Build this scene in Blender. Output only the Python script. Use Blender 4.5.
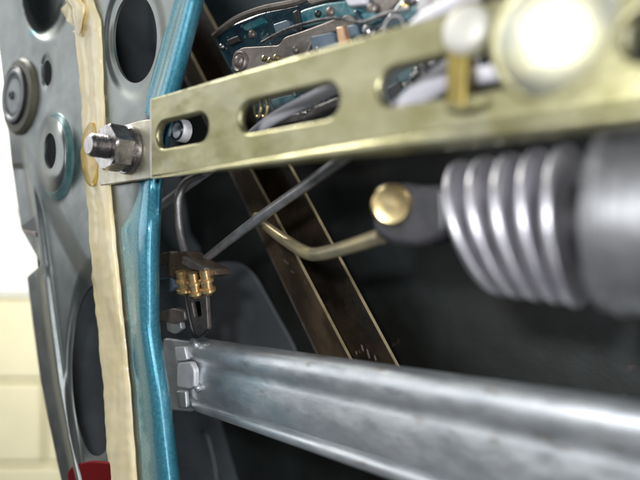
import bpy, bmesh, math, random
from mathutils import Vector, Matrix, noise
random.seed(7)
S = bpy.context.scene
COL = S.collection
for o in list(bpy.data.objects): bpy.data.objects.remove(o)

# ------------------------------------------------------------------ camera
F = 554.26                       # focal length in pixels of a 640 px wide picture
cd = bpy.data.cameras.new('camera'); cam = bpy.data.objects.new('camera', cd); COL.objects.link(cam)
cam.location = (0, 0, 0); cam.rotation_euler = (math.radians(90), 0, 0)
cd.sensor_width = 36; cd.lens = 36*F/640; cd.clip_start = .005; cd.clip_end = 20
cd.dof.use_dof = True; cd.dof.focus_distance = .168; cd.dof.aperture_fstop = 7.0
S.camera = cam
# ------------------------------------------------------------------ world, lamps, exposure
w = bpy.data.worlds.new('World'); S.world = w; w.use_nodes = True
w.node_tree.nodes['Background'].inputs[0].default_value = (.86, .92, 1, 1)
w.node_tree.nodes['Background'].inputs[1].default_value = .05
def lamp(name, loc, target, size, power, col=(1, 1, 1), shape='SQUARE', sy=None):
    l = bpy.data.lights.new(name, 'AREA'); l.shape = shape; l.size = size
    if sy: l.size_y = sy
    l.energy = power; l.color = col
    o = bpy.data.objects.new(name, l); COL.objects.link(o); o.location = loc
    o.rotation_euler = (Vector(target)-Vector(loc)).to_track_quat('-Z', 'Y').to_euler()
    return o
lamp('phone_flash', (-.024, -.012, .026), (.02, .12, 0), .012, .125, (.96, .98, 1), 'DISK')
lamp('side_window', (-1.5, -.15, .62), (-.1, -.15, .62), 2.0, 10, (.95, .98, 1), 'RECTANGLE', 1.3)
lamp('tube_lamp', (1.08, -1.15, .30), (-.03, .14, 0), .12, 17, (.96, .98, 1), 'RECTANGLE', 2.6)
lamp('right_lamp', (1.5, .12, .30), (0, .10, 0), .3, 3.4, (1, .98, .94))
lamp('wall_lamp', (-.75, .55, .95), (-.85, 1.35, .05), .5, 30, (1, .99, .93))
S.view_settings.view_transform = 'Standard'; S.view_settings.look = 'None'
S.view_settings.exposure = .4; S.view_settings.gamma = 1

# ------------------------------------------------------------------ door frame of reference
# s runs along the door, z is up, h is the height above the bracket face (towards the camera); all mm
U = Vector((.7636, -.6457, 0)); N = Vector((-.6457, -.7636, 0)); Z = Vector((0, 0, 1)); O = Vector((-46, 150, 0))
NO = N.dot(O)
def P(s, z, h): return (O + U*s + N*h + Z*z)*.001
def D(px, py, h=0):              # point of the plane at height h seen at a place in the picture
    r = Vector(((px-320)/F, 1, (240-py)/F))
    return r*((NO+h)/r.dot(N))*.001
def SZ(px, py, h=0):
    q = D(px, py, h)*1000
    return (q-O).dot(U), q.z

# ------------------------------------------------------------------ materials
def mat(name, col, rough=.5, metal=0, col2=None, nscale=300, bump=0, bscale=900, coat=0, rough2=None, stretch=None,
        spots=None, spec=.5, detail=4, lo=.38, hi=.62, worldco=True):
    m = bpy.data.materials.new(name); m.use_nodes = True; nt = m.node_tree; b = nt.nodes['Principled BSDF']
    L = nt.links.new
    b.inputs['Base Color'].default_value = (*col, 1); b.inputs['Roughness'].default_value = rough
    b.inputs['Metallic'].default_value = metal; b.inputs['Coat Weight'].default_value = coat
    b.inputs['Coat Roughness'].default_value = .07; b.inputs['Specular IOR Level'].default_value = spec
    tc = nt.nodes.new('ShaderNodeNewGeometry') if worldco else nt.nodes.new('ShaderNodeTexCoord')
    src = tc.outputs['Position'] if worldco else tc.outputs['Object']
    if stretch:
        mp = nt.nodes.new('ShaderNodeMapping'); mp.vector_type = 'POINT'
        rot = nt.nodes.new('ShaderNodeVectorRotate'); rot.rotation_type = 'Z_AXIS'
        rot.inputs['Angle'].default_value = math.atan2(.6457, .7636)
        L(src, rot.inputs['Vector']); L(rot.outputs[0], mp.inputs[0]); mp.inputs['Scale'].default_value = stretch
        src = mp.outputs[0]
    def noise(sc, det=detail):
        n = nt.nodes.new('ShaderNodeTexNoise'); n.inputs['Scale'].default_value = sc; n.inputs['Detail'].default_value = det
        n.inputs['Roughness'].default_value = .62
        L(src, n.inputs['Vector']); return n
    def ramp(fac, a, z_, p0, p1):
        r = nt.nodes.new('ShaderNodeValToRGB'); r.color_ramp.elements[0].position = p0; r.color_ramp.elements[1].position = p1
        r.color_ramp.elements[0].color = a; r.color_ramp.elements[1].color = z_
        L(fac, r.inputs[0]); return r
    out = None
    if col2:
        n = noise(nscale); r = ramp(n.outputs['Fac'], (*col, 1), (*col2, 1), lo, hi); out = r.outputs[0]
    if spots:                    # (colour, scale, threshold)
        n = noise(spots[1], 3); r = ramp(n.outputs['Fac'], (0, 0, 0, 1), (1, 1, 1, 1), spots[2], spots[2]+.06)
        mx = nt.nodes.new('ShaderNodeMix'); mx.data_type = 'RGBA'; L(r.outputs[0], mx.inputs[0])
        if out: L(out, mx.inputs[6])
        else: mx.inputs[6].default_value = (*col, 1)
        mx.inputs[7].default_value = (*spots[0], 1); out = mx.outputs[2]
    if out: L(out, b.inputs['Base Color'])
    if rough2 is not None:
        n = noise(nscale*1.7); r = ramp(n.outputs['Fac'], (rough,)*3+(1,), (rough2,)*3+(1,), .35, .65); L(r.outputs[0], b.inputs['Roughness'])
    if bump:
        n = noise(bscale, 3); bp = nt.nodes.new('ShaderNodeBump'); bp.inputs['Strength'].default_value = bump
        bp.inputs['Distance'].default_value = .0004; L(n.outputs['Fac'], bp.inputs['Height']); L(bp.outputs[0], b.inputs['Normal'])
    return m
M = {}
M['zinc'] = mat('yellow_zinc', (.20, .185, .08), .24, .85, (.39, .365, .235), 120, .3, 600, rough2=.48, stretch=(.6, 1, 1), spots=((.335, .32, .21), 70, .56), detail=9, lo=.3, hi=.7)
M['zinc_dark'] = mat('yellow_zinc_deep', (.27, .21, .06), .45, .8, (.20, .15, .05), 200)
M['tab'] = mat('dull_zinc', (.62, .60, .50), .45, .8, (.48, .44, .34), 260, .1)
M['galv'] = mat('galvanised_steel', (.52, .55, .58), .32, .75, (.80, .82, .83), 160, .14, 900, rough2=.54, stretch=(.5, 1, 1), detail=9, lo=.3, hi=.7,
                spots=((.44, .40, .37), 120, .62))
M['steel'] = mat('bright_steel', (.50, .48, .47), .22, 1, (.34, .31, .31), 420, .1, rough2=.36)
M['rod'] = mat('rod_steel', (.50, .49, .50), .34, .7, (.36, .34, .33), 300, .1)
M['rodwhite'] = mat('pale_sleeve', (.82, .80, .86), .35, 0, (.74, .72, .78), 200)
M['brownsteel'] = mat('waxed_dark_steel', (.13, .09, .055), .2, .5, (.32, .22, .135), 45, .3, 500, rough2=.42, spots=((.42, .30, .19), 300, .68))  # paler spots paint small sparkles into the steel
M['gold'] = mat('gold_edge', (.36, .28, .16), .3, .3, (.62, .50, .30), 90)  # lighter golden brown for the channel lips
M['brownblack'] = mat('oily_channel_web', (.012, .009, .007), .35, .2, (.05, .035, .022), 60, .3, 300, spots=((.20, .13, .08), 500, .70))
M['weld'] = mat('pale_weld_tab', (.78, .78, .80), .4, .3, (.66, .66, .68), 300, .2)
M['tealdull'] = mat('thin_teal_paint', (.02, .15, .20), .34, .4, (.07, .24, .29), 120, .1, 500, coat=.4)
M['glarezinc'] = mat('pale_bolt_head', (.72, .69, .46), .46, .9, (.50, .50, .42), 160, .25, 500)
M['rivet'] = mat('pale_rivet', (.62, .60, .55), .5, .3, (.52, .50, .44), 200, .2)
M['skingrey'] = mat('grey_inner_skin', (.10, .11, .12), .5, .1, (.15, .16, .17), 30, .15, 200)
M['brass'] = mat('brass', (.95, .68, .34), .30, .8, (.80, .54, .25), 700, .1)
M['olive_rod'] = mat('dull_yellow_rod', (.66, .55, .32), .36, .7, (.44, .38, .26), 160, .2, 500)
M['pin'] = mat('yellow_pin', (.80, .66, .36), .30, 1, (.72, .52, .24), 260, .15, 400)
M['black'] = mat('black_plastic', (.016, .016, .018), .35, 0, (.03, .03, .032), 300, .1)
M['fork'] = mat('dark_grey_plastic', (.03, .03, .033), .38, 0, (.055, .052, .06), 200, .15)
M['rubber'] = mat('rubber_sheen', (.98, .96, 1.0), .38, .97, (.80, .78, .84), 120, .25, 400, rough2=.48)  # pale metallic base stands in for gloss highlights on black rubber
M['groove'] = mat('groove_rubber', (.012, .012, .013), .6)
M['body'] = mat('satin_grey_can', (.38, .38, .39), .36, .65, (.24, .24, .25), 110, .25, 500, rough2=.48, detail=7, spots=((.50, .50, .50), 260, .66))
M['teal'] = mat('teal_paint', (.035, .22, .32), .34, .4, (.09, .36, .47), 1500, .10, 900, coat=1)
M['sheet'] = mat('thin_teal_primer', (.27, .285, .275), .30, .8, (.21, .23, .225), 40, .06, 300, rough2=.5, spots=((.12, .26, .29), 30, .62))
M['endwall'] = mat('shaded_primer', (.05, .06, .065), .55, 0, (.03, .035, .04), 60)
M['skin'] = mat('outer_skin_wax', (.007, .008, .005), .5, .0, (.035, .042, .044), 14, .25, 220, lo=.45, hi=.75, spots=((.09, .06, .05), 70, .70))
M['skinblue'] = mat('teal_inner_skin', (.025, .045, .056), .45, .1, (.05, .07, .082), 45, .15, 200)
M['seal'] = mat('cream_sealant', (.93, .77, .44), .36, 0, (.95, .83, .55), 60, .35, 160, coat=.4, detail=2)
M['wax'] = mat('amber_wax', (.58, .38, .06), .28, 0, (.68, .48, .12), 200, .3, coat=.4)
M['olive'] = mat('olive_rubber', (.085, .080, .055), .5, 0, (.12, .11, .08), 200)
M['disc'] = mat('grey_plug', (.30, .32, .33), .42, 0, (.22, .24, .25), 160, .1)
M['boss'] = mat('boss_teal', (.07, .17, .18), .36, .2, (.16, .26, .27), 140, .1)
M['latchblue'] = mat('dark_teal_plastic', (.010, .030, .045), .28, 0, (.02, .06, .085), 150, .5, 500, coat=.3, spots=((.24, .34, .38), 420, .62))  # pale spots paint speckled highlights into the plastic colour
M['tealpart'] = mat('teal_plastic', (.02, .17, .21), .3, 0, (.16, .28, .30), 260, .2)
M['paleblue'] = mat('pale_blue_nylon', (.17, .23, .29), .4, 0, (.12, .17, .22), 200)
M['lever'] = mat('grey_brown_steel', (.30, .26, .235), .42, .55, (.20, .17, .15), 220, .3, 700, spots=((.50, .44, .36), 400, .66))
M['copper'] = mat('copper_tab', (.62, .33, .17), .38, .5, (.70, .46, .30), 300)
M['red'] = mat('red_glow', (.15, .001, .002), .6, 0, spec=.15)
M['block'] = mat('terminal_block', (.20, .15, .11), .38, .55, (.12, .09, .07), 300, .2)
M['clip'] = mat('grey_clip', (.17, .15, .14), .4, .4, (.10, .09, .085), 400, .2)
M['white_block'] = mat('white_wall_paint', (.80, .80, .76), .7, 0, (.76, .76, .71), 6, .3, 60)
M['cream_block'] = mat('cream_wall_paint', (.78, .72, .50), .7, 0, (.70, .65, .44), 5, .3, 60, spots=((.64, .58, .40), 9, .68))
M['mortar'] = mat('mortar', (.60, .56, .44), .85, 0, (.52, .48, .38), 20, .3, 80)

# ------------------------------------------------------------------ helpers
def tag(o, label=None, cat=None, group=None, kind=None):
    for k, v in (('label', label), ('category', cat), ('group', group), ('kind', kind)):
        if v: o[k] = v
    return o
def thing(name, base, label, cat, group=None):
    o = bpy.data.objects.new(name, None); COL.objects.link(o); o.location = base; o.empty_display_size = .003
    return tag(o, label, cat, group)
def root(o):
    while o.parent: o = o.parent
    return o
def link(name, me, m, parent=None, smooth=40):
    me.materials.clear(); me.materials.append(M[m])
    o = bpy.data.objects.new(name, me); COL.objects.link(o)
    if parent:
        base = Vector(root(parent).location); me.transform(Matrix.Translation(-base)); o.parent = parent
    else:
        vs = [v.co for v in me.vertices]; c = sum(vs, Vector())/len(vs); me.transform(Matrix.Translation(-c)); o.location = c
    if smooth:
        me.shade_smooth(); me.set_sharp_from_angle(angle=math.radians(smooth))
    else: me.shade_flat()
    return o
def from_bm(name, bm, m, parent=None, smooth=40):
    bmesh.ops.recalc_face_normals(bm, faces=bm.faces)
    me = bpy.data.meshes.new(name); bm.to_mesh(me); bm.free(); return link(name, me, m, parent, smooth)
def add_loft(bm, rings, close=True, caps=True):
    R = [[bm.verts.new(p) for p in r] for r in rings]; n = len(R[0])
    for a, b in zip(R, R[1:]):
        for i in range(n if close else n-1): bm.faces.new((a[i], a[(i+1) % n], b[(i+1) % n], b[i]))
    if caps and close: bm.faces.new(R[0][::-1]); bm.faces.new(R[-1])
def smooth_path(pts, k=6):
    out = []
    for i in range(len(pts)-1):
        p0, p1, p2, p3 = pts[max(i-1, 0)], pts[i], pts[i+1], pts[min(i+2, len(pts)-1)]
        for j in range(k):
            t = j/k
            out.append(.5*((2*p1)+(p2-p0)*t+(2*p0-5*p1+4*p2-p3)*t*t+(3*p1-p0-3*p2+p3)*t**3))
    out.append(pts[-1].copy()); return out
def add_tube(bm, pts, rad, n=14):
    pts = [Vector(p) for p in pts]; rings = []; up = Vector((.31, .2, .93)).normalized()
    for i, p in enumerate(pts):
        d = (pts[min(i+1, len(pts)-1)]-pts[max(i-1, 0)]).normalized()
        a = d.cross(up).normalized(); up = a.cross(d).normalized()
        r = (rad[i] if isinstance(rad, (list, tuple)) else rad)*.001
        rings.append([p+(a*math.cos(t)+up*math.sin(t))*r for t in (2*math.pi*j/n for j in range(n))])
    add_loft(bm, rings)
def tube(name, pts, rad, m, parent=None, k=6, n=14):
    bm = bmesh.new()
    q = smooth_path([Vector(p) for p in pts], k) if k > 1 else [Vector(p) for p in pts]
    if isinstance(rad, (list, tuple)) and k > 1:
        rr = []
        for i in range(len(rad)-1): rr += [rad[i]+(rad[i+1]-rad[i])*j/k for j in range(k)]
        rad = rr+[rad[-1]]
    add_tube(bm, q, rad, n); return from_bm(name, bm, m, parent)
def lathe(name, c, axis, prof, m, parent=None, n=32, sides=None, ref=None, smooth=40):
    """prof: (radius mm, height mm along axis); sides: polygon count"""
    axis = Vector(axis).normalized(); a = axis.cross(ref or Z)
    if a.length < .1: a = axis.cross(Vector((1, 0, 0)))
    a.normalize(); b = axis.cross(a); n = sides or n
    bm = bmesh.new()
    add_loft(bm, [[Vector(c)+(a*math.cos(t)+b*math.sin(t))*r*.001+axis*h*.001 for t in (2*math.pi*(j+.5)/n for j in range(n))] for r, h in prof])
    return from_bm(name, bm, m, parent, smooth)
def hexnut(name, c, axis, r, th, hole, m, parent, rot=0):
    """hexagonal nut with chamfered corners: intersection of a hexagon and a cone, built ring by ring"""
    axis = Vector(axis).normalized(); a = axis.cross(Z).normalized(); b = axis.cross(a)
    n = 48; bm = bmesh.new(); rings = []
    def hexr(t):
        q = (t % (math.pi/3))-math.pi/6; return r*math.cos(math.pi/6)/math.cos(q)
    for h, cap in ((0, .90), (.10, .985), (.18, 1.1), (.82, 1.1), (.90, .985), (1, .90)):
        ring = []
        for j in range(n):
            t = 2*math.pi*j/n; rr = min(hexr(t), r*cap)
            ring.append(Vector(c)+(a*math.cos(t+rot)+b*math.sin(t+rot))*rr*.001+axis*(h*th if cap < 1.05 else (h*th+(th*.10*(1 if h < .5 else -1))*(hexr(t)/r-.866)/.134*0))*.001)
        rings.append(ring)
    for hh in (th, 0.0):
        rings.append([Vector(c)+(a*math.cos(t+rot)+b*math.sin(t+rot))*hole*.001+axis*hh*.001 for t in (2*math.pi*j/n for j in range(n))])
    R = [[bm.verts.new(p) for p in g] for g in rings]
    R.append(R[0])
    for p, q in zip(R, R[1:]):
        for i in range(n): bm.faces.new((p[i], p[(i+1) % n], q[(i+1) % n], q[i]))
    return from_bm(name, bm, m, parent, 28)
def rounded(pts, r, k=6):
    out = []; n = len(pts)
    for i in range(n):
        p = Vector(pts[i]); a = Vector(pts[i-1])-p; b = Vector(pts[(i+1) % n])-p
        rr = min(r, a.length*.45, b.length*.45); a = a.normalized()*rr; b = b.normalized()*rr
        for j in range(k+1):
            t = j/k; out.append((p+a)*(1-t)**2+p*2*t*(1-t)+(p+b)*t*t)
    return out
def slot(s0, s1, zc, hw, k=10):
    out = []
    for j in range(k+1):
        t = -math.pi/2+math.pi*j/k; out.append(Vector((s1-hw+hw*math.cos(t), zc+hw*math.sin(t))))
    for j in range(k+1):
        t = math.pi/2+math.pi*j/k; out.append(Vector((s0+hw+hw*math.cos(t), zc+hw*math.sin(t))))
    return out
def circle(s, z, r, rz=None, n=32): return [Vector((s+r*math.cos(2*math.pi*j/n), z+(rz or r)*math.sin(2*math.pi*j/n))) for j in range(n)]
def plate_mesh(loops, th, bev):
    c = bpy.data.curves.new('outline', 'CURVE'); c.dimensions = '2D'; c.fill_mode = 'BOTH'
    c.extrude = th/2-bev; c.bevel_depth = bev; c.bevel_resolution = 2
    c.offset = -bev
    for lp in loops:
        sp = c.splines.new('POLY'); sp.points.add(len(lp)-1); sp.use_cyclic_u = True
        for q, v in zip(sp.points, lp): q.co = (v[0], v[1], 0, 1)
    o = bpy.data.objects.new('outline', c); COL.objects.link(o)
    dg = bpy.context.evaluated_depsgraph_get(); me = bpy.data.meshes.new_from_object(o.evaluated_get(dg))
    bpy.data.objects.remove(o); bpy.data.curves.remove(c)
    return me
def frame(u, v, n, org):
    m = Matrix.Identity(4)
    for i, a in enumerate((u, v, n)):
        for j in range(3): m[j][i] = a[j]*.001
    for j in range(3): m[j][3] = org[j]
    return m
def plate(name, loops, th, m, parent=None, h=0, bev=.25, mx=None, smooth=40):
    """loops in (s, z) mm; the plate lies between h-th and h"""
    me = plate_mesh(loops, th, bev); me.transform(mx or frame(U, Z, N, P(0, 0, h-th/2)))
    return link(name, me, m, parent, smooth)
def pplate(name, pix, th, m, parent=None, h=0, bev=.25, r=0, holes=()):
    """plate parallel to the door whose outline is given as it is seen"""
    lp = [Vector(SZ(x, y, h)) for x, y in pix]
    if r: lp = rounded(lp, r)
    return plate(name, [lp]+[list(q) for q in holes], th, m, parent, h, bev)

# ------------------------------------------------------------------ garage wall behind
WD, PITCH = 1.34, .2
wall = bpy.data.objects.new('wall', None)
bm = bmesh.new(); bmesh.ops.create_cube(bm, size=1, matrix=Matrix.Translation((-.9, WD+.11, 0)) @ Matrix.Diagonal((2.6, .2, 2.4, 1)))
wall = from_bm('wall', bm, 'mortar', None, 0); tag(wall, kind='structure')
def block_mesh(m):
    bm = bmesh.new(); bmesh.ops.create_cube(bm, size=1, matrix=Matrix.Diagonal((.392, .03, .193, 1)))
    bmesh.ops.bevel(bm, geom=bm.edges[:], offset=.0035, segments=2, affect='EDGES')
    me = bpy.data.meshes.new('concrete_block'); bm.to_mesh(me); bm.free(); me.materials.append(M[m]); me.shade_smooth()
    me.set_sharp_from_angle(angle=math.radians(50)); return me
bw, bc = block_mesh('white_block'), block_mesh('cream_block')
for r in range(-5, 6):
    zc = (240-297)/F*WD + (r+.5)*PITCH
    for c in range(-5, 1):
        x = c*.4+(.2 if r % 2 else 0)-.06
        o = bpy.data.objects.new('concrete_block', bw if r >= 0 else bc); COL.objects.link(o); o.parent = wall
        o.location = Vector((x, WD+random.uniform(0, .0015), zc))-wall.location

SLL = [(-80, 66), (0, 66), (34, 73), (103, 79), (165, 82), (242, 87), (287, 93), (325, 97), (384, 103), (452, 107), (480, 109), (560, 116)]
SLR = [(-80, 88), (0, 95), (20, 103), (124, 107), (190, 113), (263, 120), (325, 126), (384, 132), (480, 139), (560, 148)]
# ------------------------------------------------------------------ car door
door = thing('car_door', P(-40, -60, -5), 'teal painted car door shell with round holes, open cavity and rolled teal edge', 'car door')
def interp(tab, y):
    if y <= tab[0][0]:
        (a, b), (c, d) = tab[0], tab[1]; return b+(d-b)*(y-a)/(c-a)
    for (a, b), (c, d) in zip(tab, tab[1:]):
        if y <= c: return b+(d-b)*(y-a)/(c-a)
    (a, b), (c, d) = tab[-2], tab[-1]; return d+(d-b)/(c-a)*(y-c)
XL = [(-80, -22), (0, -6), (50, -1), (100, 5), (161, 11), (229, 21), (262, 40), (266, 40), (277, 27), (325, 33), (384, 41), (466, 58), (560, 80)]
HEMC = [(-80, 222), (0, 189), (60, 173), (100, 162), (142, 153), (186, 146.5), (250, 143.5), (325, 143.5), (384, 151), (480, 162), (560, 172)]
HR = 4.7
XLS = [(-80, -22), (0, -6), (100, 5), (161, 12), (229, 22), (325, 34), (384, 42), (466, 58), (560, 80)]
def ell(x, y, cx, cy, rx, ry): return math.hypot((x-cx)/rx, (y-cy)/ry)
def sstep(a, b, t):
    t = max(0, min(1, (t-a)/(b-a))); return t*t*(3-2*t)
def hsheet(x, y):
    h = -4.2
    xl = interp(XLS, y)
    h -= 5*(1-sstep(10, 17, x-xl)) if y > 165 else 5*(1-sstep(10, 17, x-xl))*sstep(120, 190, y)
    # crease running down from the boss to the sealant and the dished area beneath it
    cr = (y-180)-(x-42)*1.9
    h -= 2.4*sstep(-10, 30, cr)*sstep(14, 26, x-xl)*(1-sstep(118, 132, x))
    h -= 3.0*(1-sstep(.8, 1.25, ell(x, y, 94, 370, 24, 92)))
    r = ell(x, y, 56, 156, 18, 45)           # boss
    h += 4.0*sstep(1.12, .38, r) - 1.0*(1-sstep(1.0, 1.6, ell(x, y, 49, 150, 5.4, 17)))
    r = ell(x, y, 47, -12, 25, 52)           # rounded recess at the top
    h -= 9*sstep(1.05, .6, r)
    r = ell(x, y, 135, 38, 24, 49)           # turned-in lip of the large hole
    h -= 1.5*(1-sstep(1.0, 1.4, r))
    r = ell(x, y, 47, 72, 4.5, 14)
    h -= .8*(1-sstep(.9, 1.5, r))
    h -= 1.5*sstep(-16, 0, x-interp(HEMC, y))
    return h
ys = [-80+5*i for i in range(129)]
HOLES = ((135, 38, 22, 45), (47.5, 73, 4.4, 13), (50, 151, 6.2, 18), (97, 370, 25, 86))
NX, YS = 130, [-80+2.5*i for i in range(257)]
G = []
for y in YS:
    xl, xr = interp(XL, y), interp(HEMC, y)-2
    G.append([[xl+(xr-xl)*i/NX, y] for i in range(NX+1)])
dead = set()
for cx, cy, rx, ry in HOLES:
    ins = lambda p: ell(p[0], p[1], cx, cy, rx, ry) < 1
    inside = [[ins(p) for p in row] for row in G]; move = set()
    for r in range(len(YS)-1):
        for i in range(NX):
            q = ((r, i), (r, i+1), (r+1, i+1), (r+1, i)); k = [inside[a][b] for a, b in q]
            if all(k): dead.add((r, i))
            elif any(k): move |= {c_ for c_, f in zip(q, k) if f}
    for a, b in move:                    # carry the rim onto the ellipse
        p = G[a][b]; e = max(ell(p[0], p[1], cx, cy, rx, ry), .05); p[0] = cx+(p[0]-cx)/e; p[1] = cy+(p[1]-cy)/e
bm = bmesh.new()
rows = [[bm.verts.new(D(x, y, hsheet(x, y))) for x, y in row] for row in G]
for r in range(len(YS)-1):
    for i in range(NX):
        if (r, i) not in dead: bm.faces.new((rows[r][i], rows[r][i+1], rows[r+1][i+1], rows[r+1][i]))
bmesh.ops.delete(bm, geom=[v for v in bm.verts if not v.link_faces], context='VERTS')
bmesh.ops.recalc_face_normals(bm, faces=bm.faces)
bm.faces.ensure_lookup_table()
if sum(f.normal.dot(N) for f in bm.faces) < 0: bmesh.ops.reverse_faces(bm, faces=bm.faces)
me = bpy.data.meshes.new('inner_panel'); bm.to_mesh(me); bm.free()
sheet = bpy.data.objects.new('inner_panel', me); COL.objects.link(sheet)
sm = sheet.modifiers.new('s', 'SOLIDIFY'); sm.thickness = .0009; sm.offset = -1
dg = bpy.context.evaluated_depsgraph_get(); me = bpy.data.meshes.new_from_object(sheet.evaluated_get(dg))
bpy.data.objects.remove(sheet)
me.name = 'inner_panel'; link('inner_panel', me, 'sheet', door, 60)
# rolled edge
bm = bmesh.new(); R = []
for i in range(161):
    y = -80+4*i; c_ = interp(HEMC, y)+2*sstep(330, 400, y); a = max(interp(SLR, y)+.2, c_-17-10*sstep(180, 215, y))-c_
    dip = 2.4*sstep(112, 124, y)*(1-sstep(184, 232, y)); sc_w = .94+.06*sstep(-40, 120, y)
    key = [(a, -5.3), (a+.8, -4.3), (a*.80, -4.1), (a*.62, -3.7), (a*.46, -3.0), (a*.30, -2.2), (a*.15, -1.75), (0, -1.55), (3.5, -1.95), (7, -2.8), (10.5, -3.9), (13.4, -5.2), (15.6, -6.8), (16.4, -8.2), (14.5, -9.6), (10, -10.6), (2, -11), (-8, -10.6), (a, -6.2)]
    R.append([D(c_+x*sc_w, y, max(h-dip, -11) if h > -5 else h) for x, h in key])
add_loft(bm, R); h_ = from_bm('rolled_edge', bm, 'teal', door, 70)
# darker teal crescent on the right side of the boss
bm = bmesh.new(); rings = []
for i in range(49):
    t = math.radians(-115+250*i/48); w_ = .5*max(0, math.cos((t-.17)*.72))+.01; row = []
    for k in range(9):
        rr = 1.04-w_*k/8; x, y = 57+17*rr*math.cos(t), 157+43*rr*math.sin(t)
        row.append(D(x, y, hsheet(x, y)+(.14 if 0 < k < 8 and 0 < i < 48 else -.05)))
    rings.append(row)
add_loft(bm, rings, False, False); from_bm('boss_crescent', bm, 'boss', door, 80)
# end wall and outer skin
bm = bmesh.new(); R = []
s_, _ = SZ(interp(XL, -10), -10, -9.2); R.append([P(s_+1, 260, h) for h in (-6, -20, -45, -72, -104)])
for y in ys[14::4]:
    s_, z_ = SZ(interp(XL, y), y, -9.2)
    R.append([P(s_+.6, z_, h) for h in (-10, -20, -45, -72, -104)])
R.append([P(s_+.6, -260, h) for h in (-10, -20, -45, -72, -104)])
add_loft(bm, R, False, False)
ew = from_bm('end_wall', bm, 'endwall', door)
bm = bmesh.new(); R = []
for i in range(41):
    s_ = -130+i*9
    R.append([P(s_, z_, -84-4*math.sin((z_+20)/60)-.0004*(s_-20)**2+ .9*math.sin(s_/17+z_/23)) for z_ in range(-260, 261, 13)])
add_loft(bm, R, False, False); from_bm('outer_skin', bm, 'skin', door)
# lighter grey and teal patches over the outer skin
pplate('skin_patch', [(208, 262), (246, 262), (296, 352), (300, 372), (196, 372)], 1.5, 'skingrey', door, -82, .12, 14)
pplate('skin_patch', [(190, -40), (330, -60), (420, -60), (420, -10), (300, 4), (240, 18), (205, 38)], 1.2, 'skinblue', door, -78, .3, 4)
pplate('skin_patch', [(186, 440), (206, 430), (214, 462), (218, 500), (176, 500)], 1.2, 'skingrey', door, -72, .5, 5)

# ------------------------------------------------------------------ sealant
bm = bmesh.new(); R = []
for i in range(320):
    y = -80+2*i; nz = lambda k, sc: noise.noise(Vector((k, y*sc, 0)))
    a, b = interp(SLL, y)+1.6*nz(1, .035)+.8*nz(2, .11), interp(SLR, y)+.6*nz(3, .05)
    if y < 34: a += -6*abs(math.sin(y*.11))+1.8*math.sin(y*.5)
    ring = []
    for j in range(17):
        f = j/16; x = a+(b-a)*f
        dome = math.sin(math.pi*min(1, max(0, f)))**.42
        hh = -1.0+dome*(2.4+1.5*sstep(.35, .75, f))+.25*dome*noise.noise(Vector((f*2.2, y*.045, 5)))+.12*dome*noise.noise(Vector((f*5, y*.13, 9)))
        ring.append(D(x, y, hsheet(x, y)*.5-2.4+hh))
    ring += [D(b-1, y, -6.5), D(a+1, y, -6.5)]
    R.append(ring)
add_loft(bm, R, True, True)
tag(from_bm('sealant_strip', bm, 'seal'), 'long cream sealant bead running down the door panel beside the teal rolled edge', 'sealant')
bm = bmesh.new(); R = []
for i in range(15):                       # lumpy smear
    y = -34+i*5; e = math.sin(math.pi*(i+.35)/15.2)
    R.append([D(78+(8+random.uniform(-1, 1.5))*e*math.cos(t)-(4 if i < 8 else 0), y, -2.6+2.6*e*max(0, math.sin(t))+random.uniform(-.12, .2)) for t in (2*math.pi*j/12 for j in range(12))])
add_loft(bm, R); tag(from_bm('sealant_smear', bm, 'seal', None, 80), 'lumpy cream smear of sealant at the top left of the long bead', 'sealant')
bm = bmesh.new(); R = []
for i in range(41):
    y = 122+i*1.6; g = math.sin(math.pi*(i+.4)/41)**.45; cx = 92+1.2*noise.noise(Vector((y*.05, 3, 0))); wd = 11.5*g+1.1*noise.noise(Vector((y*.14, 8, 0)))
    R.append([D(cx+wd*q, y, -4.4+(2.2+.5*noise.noise(Vector((q*2, y*.08, 2))))*math.sqrt(max(0, 1-q*q))+.35) for q in (-1, -.97, -.85, -.6, -.3, 0, .3, .6, .85, .97, 1)]+[D(cx, y, -6)])
add_loft(bm, R); tag(from_bm('wax_patch', bm, 'wax', None, 80), 'amber yellow wax patch on the sealant around the hex nut', 'wax patch')

# ------------------------------------------------------------------ rubber plug, far left
c = D(21, 97, -4); pl = thing('hole_plug', c, 'round grey plug in an olive rubber surround at the far left of the panel', 'plug')
lathe('surround', c, N, [(14.5, -1), (14.8, .6), (13.8, 1.8), (11.2, 2.2), (10.6, .8)], 'olive', pl, sides=16)
d_ = lathe('disc', c, N, [(10.2, .2), (10.2, 2.9), (9.4, 3.5), (8.6, 3.3), (8.2, 2.7), (6.4, 2.7), (3.4, 3.1), (1, 3.2)], 'disc', pl, 40)
lathe('rim', c, N, [(10.7, .4), (10.9, 2.9), (10.5, 3.2), (10.3, 2.7)], 'black', pl, 40)
lathe('screw', c, N, [(1.7, 3.0), (1.6, 3.9), (.9, 4.1), (.8, 3.3)], 'black', d_, 16)

# small clip on the panel's outer edge
cc = D(29, 227, -9); rc = thing('edge_clip', cc, 'small black clip with a tan tongue stuck in the notch of the panel edge', 'clip')
pplate('shell', [(20, 226), (34, 216), (37, 222), (38, 234), (34, 236), (24, 230)], 3, 'black', rc, -6, .3, .6)
pplate('tongue', [(22, 230), (35, 232), (36, 237), (30, 236)], 2, 'lever', rc, -5.2, .2, .3)

# plate that paints a reflected red glow onto the panel
rr_ = pplate('red_glow_plate', [(66, 474), (72, 465), (90, 461), (113, 463), (118, 520), (80, 525)], 1.2, 'red', None, -5.6, .5, 3)
tag(rr_, 'small red plate painting a reflected glow at the foot of the panel left of the cream sealant', 'glow')

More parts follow.
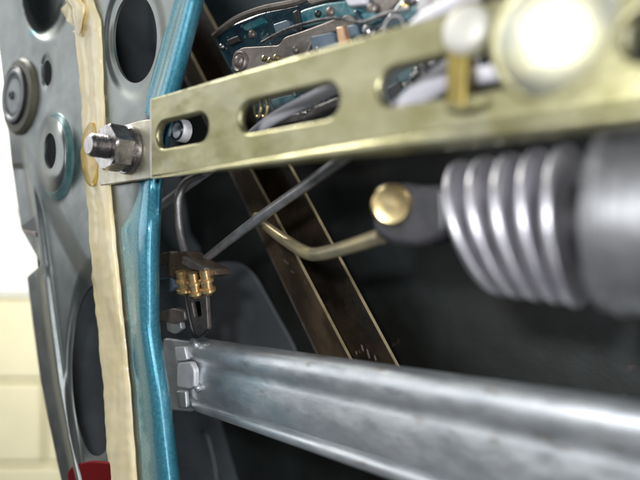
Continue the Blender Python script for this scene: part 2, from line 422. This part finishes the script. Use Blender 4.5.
# ------------------------------------------------------------------ slotted bracket
ZB, ZT, ZC = 16.7, 38.4, 27.6
br = thing('slotted_bracket', P(0, ZC, 0), 'yellow zinc plated slotted bracket strip crossing the door opening', 'bracket')
SLOTS = [(3.0, 24.7), (36.0, 65), (74.4, 104.5), (114.5, 143)]
outl = rounded([Vector((0, ZB)), Vector((170, ZB)), Vector((170, ZT)), Vector((0, ZT))], .9, 4)
plate('strip', [outl]+[slot(a, b, ZC, 3.5) for a, b in SLOTS], 2.3, 'zinc', br, 0, .8)
# turned lower lip
bm = bmesh.new(); R = []
for i in range(60):
    s_ = .6+i*169/59; g = sstep(0, 34, i)
    prof = [(-.1, ZB+.6+1.6*g), (-.05+.95*g, ZB+.5+1.4*g), (1.5*g, ZB+.4+.5*g), (1.6*g, ZB-.1), (1.1*g, ZB-.9*g), (.1, ZB-.1-1.1*g), (-1.6, ZB-.1-1.1*g), (-1.6, ZB+.5)]
    R.append([P(s_, z_, h-.05) for h, z_ in prof])
add_loft(bm, R); from_bm('folded_lip', bm, 'zinc', br, 50)
# joggled end tab with a hole for the bolt
tb = [Vector(SZ(100, 186, -2.2)), Vector((.6, ZB+.4)), Vector((.6, 33.2)), Vector((-9, 33.8)), Vector(SZ(101, 133, -2.2))]
plate('end_tab', [rounded(tb, 1.2)], 1.4, 'tab', br, -1.9, .3)
bm = bmesh.new()
add_loft(bm, [[P(a, z_, h) for a, h in ((-.2, -.1), (.5, .12), (1.2, -.4), (1.2, -3.2), (-.3, -3.2))] for z_ in (ZB+.1, ZT-.1)])
from_bm('end_fold', bm, 'rivet', br, 30)

# ------------------------------------------------------------------ nut and bolt at the tab
c = D(129, 150, -1.8); nb = thing('nut_and_bolt', c, 'bright hex nut with washer on a threaded bolt end beside the cream sealant', 'nut')
lathe('washer', c, N, [(7.0, 0), (7.1, .3), (7.1, 1.1), (6.8, 1.4), (4, 1.4)], 'steel', nb, 40)
hexnut('nut', c+N*.0014, N, 6.7, 6.0, 3.3, 'steel', nb, .22)
prof = [(3.3, -2)]
for i in range(13):
    hh = 2+i*.75; prof += [(3.45, hh), (2.85, hh+.37)]
prof += [(3.3, 11.5), (2.6, 12.2), (1, 12.3)]
lathe('bolt', c, N, [(r*.95, h) for r, h in prof], 'steel', nb, 28, smooth=15)

# bolt seen in the first slot
c = D(183, 131, -12); b2 = thing('socket_screw', c, 'small round grey screw seen inside the first slot of the bracket', 'screw')
lathe('head', c, N, [(3.3, -.8), (3.3, 1.4), (2.9, 2), (2.0, 2), (1.9, .6), (.6, .5)], 'weld', b2, 28)
tube('rim', [c+(U*math.cos(t)*2.7+Z*math.sin(t)*2.7)*.001+N*.0022 for t in (2*math.pi*j/24 for j in range(25))], .35, 'black', b2, 1, 8)

# ------------------------------------------------------------------ bolt with flange at the end of slot 3, strap and rivet
c = P(106.5, 29.4, .3); fb = thing('flange_bolt', c, 'large shiny flange bolt head glaring on the bracket right of the third slot', 'bolt')
ax = (N+Vector((.22, -.10, -.20))).normalized()
lathe('flange', c, ax, [(9.8, -2), (10, 0), (9.8, .4), (9.2, .5)], 'zinc', fb, 40)
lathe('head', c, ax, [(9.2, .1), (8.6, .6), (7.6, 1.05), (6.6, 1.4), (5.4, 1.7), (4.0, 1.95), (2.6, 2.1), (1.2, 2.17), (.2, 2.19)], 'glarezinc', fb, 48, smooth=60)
c = P(91.8, 34.2, .2); rv = thing('button_rivet', c, 'pale round rivet head on the bracket above the strap in the third slot', 'rivet')
lathe('head', c, N, [(4.0, -1), (4.1, .5), (3.8, 1.1), (3.0, 1.5), (1.8, 1.75), (.5, 1.8)], 'rivet', rv, 32)
lathe('collar', c, N, [(4.7, -1), (4.8, .2), (4.5, .5), (4.0, .5)], 'zinc', rv, 32)
st = thing('folded_strap', P(90.5, 27, -2), 'deep yellow folded strap standing across the third slot of the bracket', 'strap')
plate('upright', [rounded([Vector((88.2, 21.5)), Vector((91.8, 20.5)), Vector((92.6, 34)), Vector((88.6, 34))], .8)], 3.4, 'zinc_dark', st, .9, .5)
bm = bmesh.new(); add_tube(bm, [P(88.8+i*.75, 22.2-.9*math.sin(i/9*math.pi), .1) for i in range(10)], 1.0, 12); from_bm('foot', bm, 'zinc', st)

# ------------------------------------------------------------------ lock actuator
A0 = P(0, 3, -18)
def actc(px, y=222, h=-18): s_, z_ = SZ(px, y, h); return s_, z_
act = thing('lock_actuator', P(actc(600)[0], 3, -18), 'grey cylindrical lock actuator with a ribbed rubber boot under the bracket', 'actuator')
sb, _ = actc(610)
def ring_pts(s_, zc, hc, r, tilt, n=48):
    a = (U*math.cos(tilt)+Z*math.sin(tilt)); b = (Z*math.cos(tilt)-U*math.sin(tilt))
    return [P(s_, zc, hc)+(b*math.cos(t)+N*math.sin(t))*r*.001 for t in (2*math.pi*j/n for j in range(n))], a
def act_lathe(name, stations, m, parent, n=48):
    bm = bmesh.new(); add_loft(bm, [ring_pts(s_, zc, -18, r, tl, n)[0] for s_, zc, r, tl in stations]); return from_bm(name, bm, m, parent, 50)
act_lathe('body', [(sb-1.2, 3, 11, 0), (sb-1.2, 3, 14.4, 0), (sb-.8, 3, 15.0, 0), (sb+2.5, 3, 15.4, 0), (sb+60, 3, 15.6, 0)], 'body', act)
act_lathe('collar', [(sb+1.6, 3, 15.2, 0), (sb+1.7, 3, 15.75, 0), (sb+2.6, 3, 15.8, 0), (sb+2.8, 3, 15.3, 0)], 'body', act)
boot = None
tops = [(485, .30), (505, .25), (527, .19), (550, .12), (573, .05)]
core = []
for i, (px, tl) in enumerate(tops):
    s_, _ = actc(px); zc = 2.6; R0 = 14.3
    w_ = 1.75
    core += [(s_-2.2, zc, 7.2, tl), (s_+2.2, zc, 7.2, tl)]
core.append((sb, 3, 7.2, 0)); core = [(core[0][0]-2.5, 2.6, 5, .3)]+core
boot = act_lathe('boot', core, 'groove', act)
for i, (px, tl) in enumerate(tops):
    s_, _ = actc(px); zc = 2.6; R0 = 13.9+.1*i+random.uniform(-.15, .15); tl += random.uniform(-.015, .015); s_ += random.uniform(-.12, .12)
    stt = []
    for k in range(13):
        t = math.pi*k/12; stt.append((s_-.92*math.copysign(abs(math.cos(t))**.75, math.cos(t)), zc, 7+(R0-7)*(math.sin(t)**.16 if 0 < k < 12 else 0), tl))
    act_lathe('rib', stt, 'rubber', boot)
# shaft, fork and pin
sf, _ = actc(468); sf2, _ = actc(398, 212)
tube('shaft', [P(sf+4, 4, -18), P(sf2+4, 4.6, -18)], 3.0, 'black', act, 1)
tube('shaft_nut', [P(sf-3.5, 4, -18), P(sf-8.5, 4.2, -18)], 4.6, 'black', act, 1, 6)
c = D(398, 212, -17)
fk = pplate('fork', [(372, 190), (380, 183), (408, 183), (420, 186), (444, 184), (446, 236), (424, 246), (396, 246), (384, 240), (372, 232)], 9, 'fork', act, -12.5, 1.2, 2.0)
lathe('pin_head', D(393, 205, -12.5), N+Vector((.35, 0, -.1)), [(3.0, -3), (4.2, -.4), (4.4, .2), (4.4, 1.2), (4.1, 1.75), (3.5, 2.0), (3.2, 1.9), (1, 1.95)], 'pin', act, 36)

# ------------------------------------------------------------------ rods
def rod(label, pts, rad, m, name='link_rod', k=8):
    o = tube(name, [D(*p) for p in pts], rad, m, None, k, 16); return tag(o, label, 'rod')
lr = thing('link_rod', D(190, 272, -26), 'long straight rod rising from the brass screws and passing behind the bracket', 'rod')
tube('shaft', [D(*p) for p in [(190, 272, -26), (222, 246, -26), (255, 221, -25), (350, 154, -22), (402, 109, -18), (470, 58, -13)]],
    [1.25, 1.35, 1.5, 1.6, 1.9, 2.0], 'rod', lr, 8, 16)
tube('sleeve', [D(372, 137, -20.5), D(402, 109, -18), (D(470, 58, -13))], 2.7, 'rodwhite', lr, 4, 16)
rb = rod('bent rod with a kink that ends in the dark fork with the yellow pin', [(256, 216, -34), (266, 226, -32), (285, 240, -29), (305, 252, -26), (318, 254, -24), (345, 248, -21), (382, 236, -17)],
    [1.4, 1.5, 1.7, 1.8, 1.8, 1.8, 1.8], 'olive_rod', k=6)
rod('pale rod behind the bracket seen through its second slot', [(160, 206, -34), (190, 184, -32), (226, 158, -28), (270, 121, -18), (336, 86, -14), (390, 50, -12), (425, 20, -10), (475, -8, -8)],
    [1.5, 1.5, 1.5, 1.6, 1.6, 1.6, 1.6, 1.6], 'rodwhite')
rod('curved grey rod dropping into the terminal block beside the teal edge', [(205, 172, -30), (186, 182, -30), (178, 200, -29), (179, 228, -28), (184, 250, -27), (190, 268, -26)],
    [1.5, 1.5, 1.5, 1.4, 1.3, 1.2], 'rod')
rod('short white rod showing in the right end of the third slot', [(478, 76, -7), (500, 72, -6), (548, 66, -5), (590, 58, -5)], 1.5, 'rodwhite')

# ------------------------------------------------------------------ window guide channel
ch = thing('window_channel', D(300, 260, -58), 'dark brown waxed steel window channel slanting down behind the rods', 'channel')
def strip3(name, e0, e1, m, parent, th=1.2):
    """bar between two lines given by (top, bottom) pixel+height"""
    bm = bmesh.new(); R = []
    for t in [i/30 for i in range(31)]:
        a = D(e0[0][0]+(e0[1][0]-e0[0][0])*t, -40+480*t, e0[0][1]); b = D(e1[0][0]+(e1[1][0]-e1[0][0])*t, -40+480*t, e1[0][1])
        R.append([a, b, b-N*th*.001, a-N*th*.001])
    add_loft(bm, R); return from_bm(name, bm, m, parent, 20)
def xl_(x0, y0, x1, y1, y): return x0+(x1-x0)*(y-y0)/(y1-y0)
L1 = (xl_(229, 170, 303, 325, -40), xl_(229, 170, 303, 325, 440)); L2 = (xl_(250, 168, 332, 325, -40), xl_(250, 168, 332, 325, 440)); L3 = (xl_(288, 163, 375, 325, -40), xl_(288, 163, 375, 325, 440))
strip3('side_flange', (L1, ), (L2, ), 'brownsteel', ch) if False else None
def cstrip(name, a, ha, b, hb, m, th):
    bm = bmesh.new(); R = []
    for i in range(31):
        t = i/30; y = -40+480*t
        p = D(a[0]+(a[1]-a[0])*t, y, ha); q = D(b[0]+(b[1]-b[0])*t, y, hb)
        R.append([p, q, q-N*th*.001, p-N*th*.001])
    add_loft(bm, R); return from_bm(name, bm, m, ch, 20)
cstrip('side_flange', L1, -62, L2, -52, 'brownsteel', 1.0)
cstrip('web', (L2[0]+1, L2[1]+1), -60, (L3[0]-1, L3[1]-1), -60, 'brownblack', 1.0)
cstrip('lip', (L2[0]-.5, L2[1]-.5), -51.6, (L2[0]+.5, L2[1]+.5), -51.6, 'gold', 1)
cstrip('lip', (L3[0]-.5, L3[1]-.5), -58.6, (L3[0]+.6, L3[1]+.6), -58.6, 'gold', 1)
cstrip('edge', (L1[0]-.6, L1[1]-.6), -61.5, (L1[0]+.8, L1[1]+.8), -61.5, 'lever', 2)

# ------------------------------------------------------------------ side impact bar
bar = thing('impact_bar', D(300, 400, -24), 'galvanised steel channel bar running across the bottom of the door cavity', 'bar')
s0 = SZ(186, 380, -24)[0]; s1 = 150
def barz(s_): 
    t = (s_-SZ(200, 380, -24)[0])/(SZ(640, 450, -24)[0]-SZ(200, 380, -24)[0])
    return -32.0+3.2*t, -54.4-2.2*t
prof = [(0, -7, 1), (0, -2.2, 1), (.04, -.9, 1), (.10, -.2, 1), (.17, 0, 1), (.24, -.4, 1), (.29, -1.1, 1), (.33, -1.35, 1), (.38, -1.1, 1), (.42, -.9, 1), (.55, -.8, 1), (.80, -1.0, 1), (.825, -1.3, 1),
        (.845, -2.9, 1), (.865, -1.3, 1), (.90, -.9, 1), (.955, -.9, 1), (.99, -1.5, 1), (1.0, -3, 1), (1.0, -7, 1)]
bm = bmesh.new(); R = []
for i in range(71):
    s_ = s0+(s1-s0)*i/70; zt, zb = barz(s_); e = max(0, 1-i/2.4)
    ring = [P(s_, zt+(zb-zt)*f, -22+h-1.8*e) for f, h, _ in prof]
    ring += [P(s_, zt+(zb-zt)*f+(-1 if f > .5 else 1)*-.0, -22+h-1.2-1.8*e) for f, h, _ in ((.97, -6, 0), (.97, -3.4, 0), (.5, -2.6, 0), (.03, -3.4, 0), (.03, -6, 0))]
    R.append(ring)
add_loft(bm, R); from_bm('channel', bm, 'galv', bar, 60)
pplate('end_flange', [(163, 338), (196, 342), (201, 352), (198, 400), (192, 412), (168, 410), (160, 396)], 1.4, 'galv', bar, -24.6, .4, 1.5)
pplate('weld_tab', [(177, 363), (190, 362), (194, 370), (194, 386), (188, 389), (176, 387)], 2.2, 'weld', bar, -20.6, .5, 1)
pplate('weld_tab', [(174, 347), (184, 346), (187, 360), (176, 362)], 2.0, 'weld', bar, -21.6, .5, .8)
pplate('weld_tab', [(176, 391), (185, 391), (186, 408), (178, 408)], 1.6, 'galv', bar, -21.8, .4, .6)
# weld beads
for x, y in ((196, 345), (198, 388)):
    bm = bmesh.new(); bmesh.ops.create_icosphere(bm, subdivisions=2, radius=.0012, matrix=Matrix.Translation(D(x, y, -22)))
    for v in bm.verts: v.co += Vector((random.uniform(-.0002, .0002), 0, random.uniform(-.0002, .0002)))
    from_bm('weld_bead', bm, 'galv', bar)

# ------------------------------------------------------------------ terminal block with brass screws
c = D(193, 275, -24); tbk = thing('terminal_block', c, 'small brown clamp block with three brass screws beside the teal edge', 'clamp')
pplate('block', [(166, 262), (172, 253), (186, 251), (192, 258), (214, 269), (216, 275), (206, 278), (190, 276), (178, 281), (168, 276)], 6, 'block', tbk, -20.5, .5, .6)
pplate('cover', [(182, 256), (190, 260), (205, 268), (204, 272), (190, 269), (181, 264)], 2, 'lever', tbk, -18.6, .4, .5)
for px, py, hh in ((181, 274, -19.6), (193, 276, -18.4), (205, 273, -19.6)):
    pr = []
    pr = [(1.6, 1), (1.6, -1.6), (2.3, -1.9), (2.3, -2.7), (1.7, -3.0), (1.7, -4.6)]
    sc = lathe('screw', D(px, py, hh), Z+N*.3+U*.1, pr+[(2.4, -4.9), (2.4, -5.8), (1.6, -6.4), (.9, -7.2), (.3, -7.3)], 'brass', tbk, 18)
# spring clip below
c = D(198, 315, -24); sc_ = thing('slotted_clip', c, 'grey slotted clip hanging below the brass screws', 'clip')
hole = rounded([Vector(SZ(x, y, -21)) for x, y in ((191.5, 302), (199.5, 301), (201.5, 316), (194.5, 317.5))], .6, 5)
pplate('leaf', [(185, 296), (206, 294), (208, 329), (199, 336), (194, 335)], 1.6, 'clip', sc_, -21, .35, 1.2, [hole])
tube('edge_wire', [D(185, 297, -20.2), D(189, 318, -20.2), D(194, 335, -20.2), D(200, 337, -20.2), D(208, 330, -20.2)], .55, 'black', sc_, 4, 8)
# other small fittings near the edge
def bit(label, pix, m, h, th=2, cat='fitting', name='fitting'):
    return tag(pplate(name, pix, th, m, None, h, .3, .6), label, cat)
bit('tiny brown metal lug above the clamp block, half hidden by the teal edge', [(160, 254), (170, 251), (175, 257), (172, 265), (160, 266)], 'lever', -22, 3, 'lug', 'metal_lug')
bit('pale square lug left of the clamp block, touching the teal edge', [(159, 279), (171, 277), (175, 287), (170, 292), (160, 294)], 'paleblue', -23, 2.5, 'lug', 'pale_lug')
bl = thing('pressed_bracket', D(175, 316, -23), 'small rusty pressed bracket above the left end of the impact bar', 'bracket')
pplate('arm', [(160, 312), (172, 308), (184, 311), (185, 320), (174, 324), (160, 321)], 3, 'lever', bl, -21, .4, .8)
pplate('foot', [(166, 322), (180, 321), (181, 329), (174, 334), (167, 331)], 2, 'galv', bl, -22.5, .3, .6)

# ------------------------------------------------------------------ latch mechanism at the top
la = thing('door_latch', D(310, 30, -34), 'dark teal door latch mechanism with levers above the bracket', 'latch')
pplate('housing', [(212, 38), (228, 24), (262, 10), (300, 2), (332, -20), (460, -60), (470, 20), (420, 120), (330, 150), (262, 150), (248, 100), (226, 66)], 8, 'latchblue', la, -38, 1.2, 3)
tube('housing_rim', [D(214, 36, -37), D(235, 20, -36.5), (D(262, 9.5, -36)), D(300, 1, -36), D(332, -16, -36)], 1.1, 'lever', la, 6, 8)
lv = pplate('lever', [(231, 62), (234, 52), (243, 47), (279, 45), (284, 37), (302, 31), (348, 14), (356, 18), (354, 26), (314, 37), (308, 50), (303, 62), (290, 74), (262, 78), (238, 78)], 1.6, 'lever', la, -31, .35, 1.2)
lathe('pivot', D(240, 62, -30.8), N, [(3.3, -2), (3.3, .4), (2.8, .8), (2.3, .5), (1.9, .5), (1.7, 1.2), (1.2, 1.6), (.3, 1.7)], 'lever', lv, 26)
for x, y in ((265, 59), (271, 61), (277, 58)):
    lathe('stop', D(x, y, -30.5), N, [(.9, 0), (.9, .8), (.4, 1.1)], 'pin', lv, 10)
pplate('slider', [(310, 36), (333, 31), (336, 46), (312, 52)], 4, 'paleblue', la, -29, .5, .8)
pplate('slider', [(272, 24), (287, 19), (292, 29), (276, 35)], 4, 'paleblue', la, -34, .5, .8)
pplate('slider', [(346, 26), (355, 23), (357, 35), (348, 38)], 4, 'paleblue', la, -29, .5, .6)
pplate('cam_plate', [(293, 14), (304, 8), (326, 2), (352, -1), (366, 12), (352, 17), (314, 27), (300, 30)], 4, 'tealpart', la, -33.2, .8, 1.5)
pplate('cam_plate', [(292, 12), (297, 9), (301, 30), (297, 33)], 3, 'black', la, -31.8, .4, .4)
pplate('contact_strip', [(335, 27), (344, 25), (348, 44), (338, 46)], 2, 'copper', la, -27.5, .5, .8)
pplate('white_tongue', [(343, -4), (366, -6), (364, 4), (348, 6)], 2, 'rodwhite', la, -29, .4, .8)
pplate('crossbar', [(352, 6), (372, 22), (388, 14), (405, -8), (440, -20), (450, 6), (410, 30), (380, 42), (358, 36)], 5, 'latchblue', la, -30.5, 1, 2)
pplate('arm', [(372, -12), (398, -20), (402, -2), (384, 16), (372, 8)], 3, 'lever', la, -31, .6, 1)
tube('wire_ring', [D(394, 28, -20)+(U*math.cos(t)+Z*math.sin(t))*.0026 for t in (2*math.pi*j/28 for j in range(29))], .40, 'steel', la, 1, 8)
lathe('stud', D(428, 6, -22), N, [(2.8, -5), (2.8, .2), (2.2, .9), (1.2, 1)], 'steel', la, 22)
for x, y, r in ((264, 107, 2.6), (258, 108, 2.4)):
    tube('brass_ring', [D(x, y, -20)+(U*math.cos(t)*.55+Z*math.sin(t))*r*.001 for t in (2*math.pi*j/24 for j in range(25))], .42, 'pin', la, 1, 8)
pplate('spring_arm', [(268, 118), (300, 112), (338, 96), (342, 106), (300, 122), (270, 128)], 3, 'clip', la, -24, .6, 1)
pplate('spring_arm', [(392, 100), (404, 86), (430, 74), (436, 80), (410, 98), (398, 108)], 3, 'tealpart', la, -24, .6, 1)

# more of the latch: coil springs, rivets, ribs, small plates
def coil(cx, cy, h, ln, r_, turns, ang, m, parent):
    d = (U*math.cos(ang)+Z*math.sin(ang)); e = Z*math.cos(ang)-U*math.sin(ang)
    tube('spring', [D(cx, cy, h)+(d*(ln*i/(turns*10))+e*r_*math.cos(i*math.pi/5)+N*r_*math.sin(i*math.pi/5))*.001 for i in range(turns*10+1)], .28, m, parent, 1, 6)
coil(366, 30, -26, 9, 1.3, 6, -.5, 'steel', la); coil(300, 66, -27, 7, 1.1, 5, .4, 'steel', la)
coil(408, 88, -22, 8, 1.2, 6, .7, 'steel', la); coil(300, 112, -21, 8, 1.1, 5, .35, 'steel', la)
for px, py, h, r_, m in ((252, 34, -37.6, 1.4, 'lever'), (222, 47, -37.4, 1.2, 'steel'), (330, 12, -32.6, 1.4, 'lever'), (372, 8, -30, 1.5, 'lever'), (416, -2, -29.5, 1.6, 'steel'),
                         (318, 14, -32.8, 1.0, 'black'), (390, 36, -29.8, 1.3, 'lever'), (296, 50, -30.6, 1.1, 'lever'), (405, 6, -29.8, 1.2, 'pin'), (320, 104, -36, 1.5, 'steel'), (418, 72, -30, 1.4, 'steel')):
    lathe('rivet', D(px, py, h), N, [(r_, -.5), (r_, .3), (r_*.75, .7), (r_*.3, .85)], m, la, 16)
for pts, m, h in (([(240, 26), (262, 17), (266, 22), (246, 31)], 'tealpart', -37), ([(226, 40), (238, 35), (240, 41), (229, 46)], 'black', -36.8),
                  ([(306, 0), (330, -8), (334, -2), (310, 5)], 'lever', -35), ([(354, 36), (372, 30), (376, 44), (358, 50)], 'black', -28),
                  ([(318, 50), (330, 47), (332, 60), (320, 64)], 'black', -28.5), ([(360, 14), (372, 10), (380, 20), (368, 26)], 'tealpart', -29.6),
                  ([(398, 14), (420, 2), (424, 8), (402, 22)], 'tealpart', -29.4), ([(376, 30), (386, 24), (392, 36), (382, 42)], 'lever', -28.8),
                  ([(270, 100), (292, 94), (296, 104), (274, 110)], 'tealpart', -36), ([(306, 94), (330, 84), (334, 90), (310, 102)], 'black', -33),
                  ([(395, 74), (420, 62), (426, 70), (400, 84)], 'tealpart', -33), ([(386, 88), (400, 80), (404, 92), (392, 102)], 'black', -30)):
    pplate('small_plate', pts, 2, m, la, h, .3, .8)
tube('lock_wire', [D(262, 42, -29), D(286, 30, -28.5), D(312, 22, -28.5), D(338, 18, -28), D(362, 22, -27), D(384, 14, -26), D(410, 8, -25)], .45, 'steel', la, 5, 8)
# small plates painting flash glints onto the channel
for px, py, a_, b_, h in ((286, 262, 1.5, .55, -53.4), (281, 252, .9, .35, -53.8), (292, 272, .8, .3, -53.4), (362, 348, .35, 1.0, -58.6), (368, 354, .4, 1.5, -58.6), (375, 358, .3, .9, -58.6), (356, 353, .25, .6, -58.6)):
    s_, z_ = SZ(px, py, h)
    plate('glint_patch', [[Vector((s_+a_*math.cos(t)*random.uniform(.8, 1.1)-.35*b_*math.sin(t), z_+b_*math.sin(t)-.5*a_*math.cos(t))) for t in (2*math.pi*k/16 for k in range(16))]], .3, 'lever', ch, h, .02)
